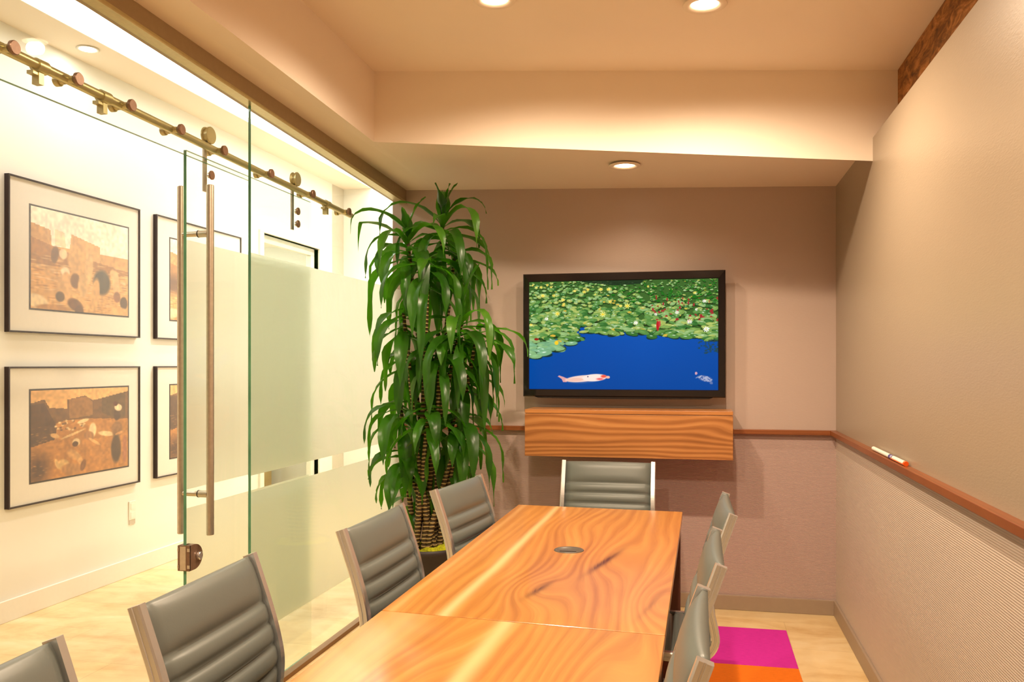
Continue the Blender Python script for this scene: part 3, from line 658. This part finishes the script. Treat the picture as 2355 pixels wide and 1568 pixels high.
# ---------------------------------------------------------------- tables
def table(name, label, c, mat, legs):
    """c = corners (far left, far right, near right, near left)"""
    T0, T1 = .722, .75
    cx = sum(q[0] for q in c)/4; cy = sum(q[1] for q in c)/4
    t = thing(name, label, 'table', (cx, cy, 0))
    fl, fr, nr, nl = c; v = []
    for z in (T0, T1):
        for (x, y) in (nl, nr, fl, fr): v.append((x, y, z))
    o = MB().hexa(v).build('tabletop', mat, t, bevel=.002)
    # object space equals world space for the grain pattern
    me = o.data; off = Vector((cx, cy, 0))
    me.transform(Matrix.Translation(off)); o.location = -off
    b = MB(); i = .05
    for (xa, ya, xb, yb) in ((fl[0]+i, fl[1]-i-.02, fr[0]-i, fr[1]-i), (nl[0]+i, nl[1]+i, nr[0]-i, nr[1]+i+.02)):
        b.box(xa, min(ya, yb), T0-.06, xb, min(ya, yb)+.02, T0)
    b.box(fl[0]+i, nl[1]+i, T0-.06, fl[0]+i+.02, fl[1]-i, T0).box(fr[0]-i-.02, nr[1]+i+.03, T0-.06, fr[0]-i, fr[1]-i, T0)
    b.build('apron', M['legwood'], t)
    for (q, sx, sy) in ((fl, 1, -1), (fr, -1, -1), (nl, 1, 1), (nr, -1, 1)):
        x = q[0]+sx*.008; y = q[1]+sy*.012
        MB().box(min(x, x+sx*.085), min(y, y+sy*.085), (.0055 if (q is fr and mat is M['top_far']) else 0), max(x, x+sx*.085), max(y, y+sy*.085), T0).build('leg', M['legwood'], t, bevel=.003)
    return t
FL, FR = (-.846, 4.073), (-.075, 4.030); SL, SR = (-.847, 2.245), (-.083, 2.185)
ft = table('conference_table', 'glossy walnut table section at the far end, with a round cable grommet', (FL, FR, SR, SL), M['top_far'], 1)
table('conference_table', 'glossy walnut table section nearest the camera, with a pale sapwood streak and painted glare along the left', ((SL[0], SL[1]-.0035), (SR[0], SR[1]-.0035), (-.092, .36), (-.85, .38)), M['top_near'], 1)
g = MB().lathe([(0, .0005), (.044, .0005), (.046, .002), (.052, .003), (.054, .0005), (.054, -.002)], (-.46, 3.11, .7502), 40).build('cable_grommet', plain('grommet_grey', s2l((104, 96, 88)), .35, .3), ft)
MB().box(-.49, 3.085, .7508, -.43, 3.087, .7522).build('grommet_slot', M['blackpl'], g)
# ---------------------------------------------------------------- chairs
def chair_profile():
    P = [(-.285, .925), (-.262, .86), (-.238, .79), (-.218, .72), (-.207, .66), (-.210, .60), (-.222, .545), (-.226, .50), (-.205, .462), (-.165, .446), (-.10, .444), (0, .450), (.10, .456), (.165, .452), (.198, .432), (.205, .41)]
    out = []
    for i in range(len(P)-1):      # Catmull-Rom
        p0, p1, p2, p3 = P[max(i-1, 0)], P[i], P[i+1], P[min(i+2, len(P)-1)]
        for k in range(8):
            t = k/8
            out.append(tuple(.5*((2*p1[j])+(-p0[j]+p2[j])*t+(2*p0[j]-5*p1[j]+4*p2[j]-p3[j])*t*t+(-p0[j]+3*p1[j]-3*p2[j]+p3[j])*t**3) for j in (0, 1)))
    out.append(P[-1]); return out
PR = chair_profile(); HW = .2475
def arc(P):
    s = [0.]
    for a, b_ in zip(P, P[1:]): s.append(s[-1]+math.hypot(b_[0]-a[0], b_[1]-a[1]))
    return s
SA = arc(PR)
def at(s):
    s = max(0, min(SA[-1]-1e-6, s)); i = max(k for k in range(len(SA)) if SA[k] <= s); i = min(i, len(PR)-2)
    f = (s-SA[i])/(SA[i+1]-SA[i]+1e-9); a, b_ = PR[i], PR[i+1]; p = (a[0]+(b_[0]-a[0])*f, a[1]+(b_[1]-a[1])*f)
    d = (b_[0]-a[0], b_[1]-a[1]); L = math.hypot(*d); d = (d[0]/L, d[1]/L); return p, d, (-d[1], d[0])    # normal to the sitter side
def pad(s0, ribs, th=.020, back=.010):
    """upholstered sling: ribs = list of arc lengths of the channels"""
    b = MB(); rows = []; bounds = [s0]+ribs
    NY = 14; yw = HW-.012
    for a, e in zip(bounds, bounds[1:]):
        m_ = max(6, int((e-a)/.008))
        for k in range(m_+(1 if e == bounds[-1] else 0)):
            t = k/m_; s = a+(e-a)*t; bul = (1-(abs(2*t-1))**3.2)
            if a == s0 or True: rows.append((s, bul, e-a))
    vs = []; 
    for (s, bul, ln) in rows:
        p_, d_, n_ = at(s)
        for j in range(NY+1):
            u = -1+2*j/NY; edge = 1-abs(u)**6; hgt = (.004+(th-.004)*bul*min(1, ln/.06))*(.35+.65*edge)+.010*(1-u*u)
            vs.append((p_[0]+n_[0]*hgt, u*yw, p_[1]+n_[1]*hgt))
    n1 = len(vs); R_ = len(rows)
    for (s, bul, ln) in rows:
        p_, d_, n_ = at(s)
        for j in range(NY+1):
            u = -1+2*j/NY; vs.append((p_[0]-n_[0]*(back-.010*(1-u*u)*.0), u*yw, p_[1]-n_[1]*back))
    C_ = NY+1
    fs = [(i*C_+j, i*C_+j+1, (i+1)*C_+j+1, (i+1)*C_+j) for i in range(R_-1) for j in range(NY)]
    fs += [(n1+i*C_+j, n1+(i+1)*C_+j, n1+(i+1)*C_+j+1, n1+i*C_+j+1) for i in range(R_-1) for j in range(NY)]
    fs += [(i*C_, (i+1)*C_, n1+(i+1)*C_, n1+i*C_) for i in range(R_-1)]+[(i*C_+NY, n1+i*C_+NY, n1+(i+1)*C_+NY, (i+1)*C_+NY) for i in range(R_-1)]
    fs += [(j, n1+j, n1+j+1, j+1) for j in range(NY)]+[((R_-1)*C_+j, (R_-1)*C_+j+1, n1+(R_-1)*C_+j+1, n1+(R_-1)*C_+j) for j in range(NY)]
    b.add(vs, fs, 0, True); return b
def rail_bar(sy):
    b = MB(); vs = []; ss = [SA[-1]*i/70 for i in range(71)]
    # cross section (across, normal): rounded bar with a shallow groove along the outer side
    sec = [(-.011, -.015), (.009, -.015), (.0125, -.011), (.0125, -.003), (.0105, -.0015), (.0105, .0015), (.0125, .003), (.0125, .011), (.009, .015), (-.011, .015)]
    for s in ss:
        p_, d_, n_ = at(s)
        for (a, h) in sec: vs.append((p_[0]+n_[0]*h, sy*(HW+a), p_[1]+n_[1]*h))
    k = len(sec); fs = [(i*k+j, i*k+(j+1) % k, (i+1)*k+(j+1) % k, (i+1)*k+j) for i in range(len(ss)-1) for j in range(k)]
    if sy < 0: fs = [f[::-1] for f in fs]
    b.add(vs, fs, 0, False); b.add(vs[:k], [tuple(range(k)) if sy < 0 else tuple(range(k))[::-1]]); b.add(vs[-k:], [tuple(range(k))[::-1] if sy < 0 else tuple(range(k))]); return b
SB = SA[[i for i, q in enumerate(PR) if q[1] < .50][0]]
def make_chair():
    t = thing('conference_chair', '', 'chair')
    ribs = [.125, .180, .235, .290, .345, .400, SB]
    pad(.004, ribs).build('backrest', M['leather'], t)
    sr = [SB+.055*i for i in range(1, 8)]; sr = [q for q in sr if q < SA[-1]-.02]+[SA[-1]-.004]
    pad(SB+.0005, sr, .026, .014).build('seat', M['leather'], t)
    for sy in (-1, 1): rail_bar(sy).build('side_rail', M['chrome'], t)
    MB().tube([(-.214, -HW, .665), (-.235, 0, .665), (-.214, HW, .665)], .008, 10).build('cross_bar', M['chrome'], t)
    MB().tube([(0, -HW, .432), (0, HW, .432)], .011, 10).build('cross_bar', M['chrome'], t)
    MB().box(-.10, -.09, .375, .10, .09, .425).tube([(.0, .08, .395), (.02, .22, .395)], .006, 8).build('tilt_mechanism', M['blackpl'], t)
    MB().cyl((0, 0, .10), .025, .20, n=20).cyl((0, 0, .29), .014, .10, n=16).build('gas_lift', M['blackpl'], t)
    b = MB().cyl((0, 0, .075), .034, .045, n=24)
    for k in range(5):
        a = 2*math.pi*k/5+.3; c_, s_ = math.cos(a), math.sin(a)
        v = []
        for (r, w_, z0, z1) in ((.02, .022, .08, .112), (.235, .013, .062, .082)):
            for zz in (z0, z1):
                for e in (-1, 1): v.append((c_*r-s_*w_*e, s_*r+c_*w_*e, zz))
        b.add(v, [(0, 1, 3, 2), (4, 6, 7, 5), (0, 4, 5, 1), (2, 3, 7, 6), (0, 2, 6, 4), (1, 5, 7, 3)])
    b.build('star_base', M['chrome'], t, bevel=.003)
    for k in range(5):
        a = 2*math.pi*k/5+.3; c_, s_ = math.cos(a), math.sin(a); x, y = c_*.228, s_*.228
        b = MB().cyl((x, y, .04), .007, .03, n=10)
        b.tube([(x-s_*.020, y+c_*.020, .026), (x-s_*.006, y+c_*.006, .026)], .026, 18).tube([(x+s_*.006, y-c_*.006, .026), (x+s_*.020, y-c_*.020, .026)], .026, 18)
        b.box(x-.008, y-.008, .026, x+.008, y+.008, .05)
        b.build('caster', M['blackpl'], t)
    return t
spots = [(-.855, 1.84, 2., 0, 'grey ribbed conference chair in the lower left foreground, fully framed beside the near table'),
         (-.845, 1.13, 3., 0, 'grey ribbed conference chair cropped by the bottom left corner of the view'),
         (-.760, 2.68, -1., 0, 'grey ribbed conference chair on the glass side beside the table seam'),
         (-.705, 3.47, -6.5, 0, 'grey ribbed conference chair on the glass side in front of the plant pot'),
         (-.495, 4.56, -90., -.05, 'grey ribbed conference chair at the head of the table under the cabinet'),
         (-.180, 3.20, 181., 0, 'grey ribbed conference chair on the right side of the table, farthest from the camera'),
         (-.232, 2.45, 180., 0, 'grey ribbed conference chair on the right side of the table, middle of three'),
         (-.275, 1.735, 180., 0, 'grey ribbed conference chair on the right side of the table, nearest the camera')]
ch0 = make_chair(); KID = list(ch0.children)
for i, (x, y, a, dz, lab) in enumerate(spots):
    if i == 0: r = ch0
    else:
        r = ch0.copy(); COL.objects.link(r)
        for k in KID:
            c_ = k.copy(); COL.objects.link(c_); c_.parent = r
            if dz and k.name.split('.')[0] in ('backrest', 'seat', 'side_rail', 'cross_bar', 'tilt_mechanism', 'gas_lift'): c_.location.z += dz
    r.location = (x, y, .0055 if (y > 3.4) else 0); r.rotation_euler = (0, 0, math.radians(a)); r['label'] = lab; r['group'] = 'conference chairs around the table'
# ---------------------------------------------------------------- carpet tiles
S_ = .598
for j, (y1, mt, nm) in enumerate(((4.836, 'magenta', 'magenta'), (4.236, 'orange', 'orange'))):
    for i, x1 in enumerate((.452, -.148)):
        side = ('right of the table', 'under the right half of the table', 'under the left half of the table')[i]
        o = MB().box(x1-S_, y1-S_, .0, x1, y1, .005).build('carpet_tile', M[mt], bevel=.002)
        tag(o, '%s square carpet tile %s, %s row' % (nm, side, ('far' if j == 0 else 'second')), 'carpet tile', 'carpet tiles under the table')
# ---------------------------------------------------------------- markers on the ledge
def marker(px0, px1, body, cap, label, xo=.0):
    a = W2(px0, 1040, X=XR-.017-xo); b_ = W2(px1, 1060, X=XR-.017-xo); y0, y1 = b_.y, a.y; r = .0085; z = LZ1+r+.0006; x = XR-.017-xo
    t = thing('whiteboard_marker', label, 'marker', (x, (y0+y1)/2, LZ1)); L = y1-y0
    return t, x, y0, y1, z, r, L
t, x, y0, y1, z, r, L = marker(2009, 2055, 'white', 'bluep', 'white marker with blue bands on the right wall ledge')
MB().cyl((x, y0+.045, z), r, L-.045, 'y', 20, bev=.001).build('barrel', M['white'], t)
MB().cyl((x, y0, z), r+.0004, .012, 'y', 20).build('cap', M['bluep'], t); MB().cyl((x, y0+.012, z), r-.0005, .033, 'y', 20).build('grip', plain('lilac_label', s2l((128, 124, 178)), .4), t)
MB().cyl((x, y0+.045, z), r+.0004, .016, 'y', 20).build('band', M['bluep'], t)
t, x, y0, y1, z, r, L = marker(2052, 2084, 'white', 'orangep', 'white marker with orange cap on the right wall ledge')
MB().cyl((x, y0+.014, z), r, L-.014, 'y', 20, bev=.001).build('barrel', M['white'], t)
MB().cyl((x, y0, z), r+.001, .016, 'y', 20, bev=.001).build('cap', M['orangep'], t)
MB().box(x-r-.0006, y0+.016, z-.004, x-r+.001, y1-.01, z-.001).build('label_stripe', M['orangep'], t)
# ---------------------------------------------------------------- potted dracaena
PX, PY = -1.455, 4.56; PZ = .43
pl = thing('potted_dracaena', 'tall bushy dracaena with drooping leaves in a dark pot in the corner', 'potted plant', (PX, PY, 0))
MB().lathe([(0, 0), (.125, 0), (.130, .004), (.168, PZ-.03), (.172, PZ-.028), (.174, PZ), (.164, PZ), (.160, PZ-.05), (0, PZ-.05)], (PX, PY, 0), 48).build('pot', M['pot'], pl)
b = MB(); rr = random.Random(5)
for i in range(26):
    a = rr.random()*6.28; q = .135*math.sqrt(rr.random()); R_ = .028+.02*rr.random()
    cx_, cy_ = PX+q*math.cos(a), PY+q*math.sin(a); n = 10; vs = []; 
    for k in range(6):
        el = -.3+(math.pi/2+.3)*k/5
        for j in range(n):
            t_ = 2*math.pi*j/n; e = 1+.12*rr.random(); vs.append((cx_+R_*e*math.cos(el)*math.cos(t_), cy_+R_*e*math.cos(el)*math.sin(t_), PZ-.028+R_*e*.9*math.sin(el)))
    b.add(vs, [(k*n+j, k*n+(j+1) % n, (k+1)*n+(j+1) % n, (k+1)*n+j) for k in range(5) for j in range(n)]+[tuple(range(5*n, 6*n))], 0, True)
b.build('moss', M['moss'], pl)
def leaf(b, o, az, el, L, wd, droop, twist, rr):
    n = 11; p = Vector(o); ds = L/n; w0 = Vector((-math.sin(az), math.cos(az), 0))
    vs = []; e = el
    for i in range(n+1):
        t = i/n; d = Vector((math.cos(az)*math.cos(e), math.sin(az)*math.cos(e), math.sin(e)))
        if i: p = p+d*ds
        e = max(-1.50, e-droop*ds*(.35+1.9*t)); az += twist*ds
        w0 = Vector((-math.sin(az), math.cos(az), 0)); up = w0.cross(d)*-1
        w = wd*(.30+.70*min(1, (t*2.6)))*(1 if t < .42 else max(.0, 1-((t-.42)/.58)**1.5))+.0006
        wav = .006*math.sin(t*14+az*3)
        for k, s in enumerate((-1, -.5, 0, .5, 1)):
            q = p+w0*(w*s)+up*(abs(s)*w*.35+wav*s)
            q.x = max(q.x, XG+.045); q.y = min(q.y, YB-.02); q.z = min(q.z, 2.47)
            vs.append(q)
    b.add(vs, [(i*5+k, i*5+k+1, (i+1)*5+k+1, (i+1)*5+k) for i in range(n) for k in range(4)], 0, True)
heads = [  # pixel x, pixel y, depth, leaves, mean length, spread of first elevation, (min,max)
    (1098, 765, 4.56, 12, .40, .8), (938, 556, 4.50, 24, .40, 1.1), (1018, 520, 4.62, 24, .40, 1.25), (1062, 742, 4.50, 24, .40, 1.0), (985, 610, 4.40, 18, .38, .5), (1045, 590, 4.70, 16, .36, .8),
    (928, 720, 4.42, 14, .32, .3), (945, 812, 4.60, 16, .34, .4), (1012, 800, 4.44, 18, .34, .5), (1068, 850, 4.62, 16, .36, .5),
    (922, 930, 4.50, 16, .34, .4), (985, 940, 4.38, 16, .34, .4), (1062, 960, 4.52, 16, .34, .5), (925, 1045, 4.46, 14, .30, .5), (1040, 1030, 4.66, 12, .30, .4), (955, 1120, 4.62, 9, .24, .4)]
rr = random.Random(12)
for hi, (hx, hy, hY, nl_, ml, sp) in enumerate(heads):
    H_ = W2(hx, hy, Y=hY); H_.x = max(H_.x, XG+.12)
    a = 2*math.pi*hi/len(heads)*2.4; base = Vector((PX+.085*math.cos(a)*(.4+.6*rr.random()), PY+.085*math.sin(a), PZ-.04))
    mid = base.lerp(H_, .5)+Vector((rr.uniform(-.02, .02), rr.uniform(-.03, .03), 0)); mid.x = base.x*.55+H_.x*.45; 
    pts = [base, base.lerp(mid, .5)+Vector((0, 0, .03)), mid, mid.lerp(H_, .55), H_]
    MB().tube(pts, [.017, .015, .0135, .012, .009], 10).build('cane', M['cane'], pl)
    b = MB()
    nl_ = int(nl_*.95)
    for k in range(nl_):
        az = k*2.399+rr.random()*.5; f = k/nl_
        el = -.35+sp*1.25*f**1.2+rr.uniform(-.15, .2)
        if 1 <= hi < 4 and k >= nl_-3: el = 1.15+.35*rr.random()
        L = ml*rr.uniform(.8, 1.35)*(1-.2*(k >= nl_-3))*(.62 if hi in (1, 2) and k >= nl_-3 else 1)
        o_ = H_+Vector((0, 0, -.12+.15*f))
        lw = .034*rr.uniform(.75, 1.2)
        leaf(b, o_, az, el, L, lw, (3.4+rr.random()*4.6 if not (1 <= hi < 4 and k >= nl_-3) else 1.2+rr.random()*2), rr.uniform(-1, 1), rr)
    if hi == 1:
        leaf(b, H_+Vector((0, 0, .05)), math.pi+.75, .80, .46, .034, 4.0, -.2, rr); leaf(b, H_+Vector((0, 0, .02)), math.pi+.8, .25, .42, .02, 5.5, 0, rr)
    if hi == 2:
        leaf(b, H_+Vector((0, 0, .02)), .1, 1.45, .22, .018, .6, 0, rr); leaf(b, H_+Vector((0, 0, .04)), -.3, .9, .36, .017, 5.0, 0, rr)
    b.build('foliage', M['leaf'], pl)
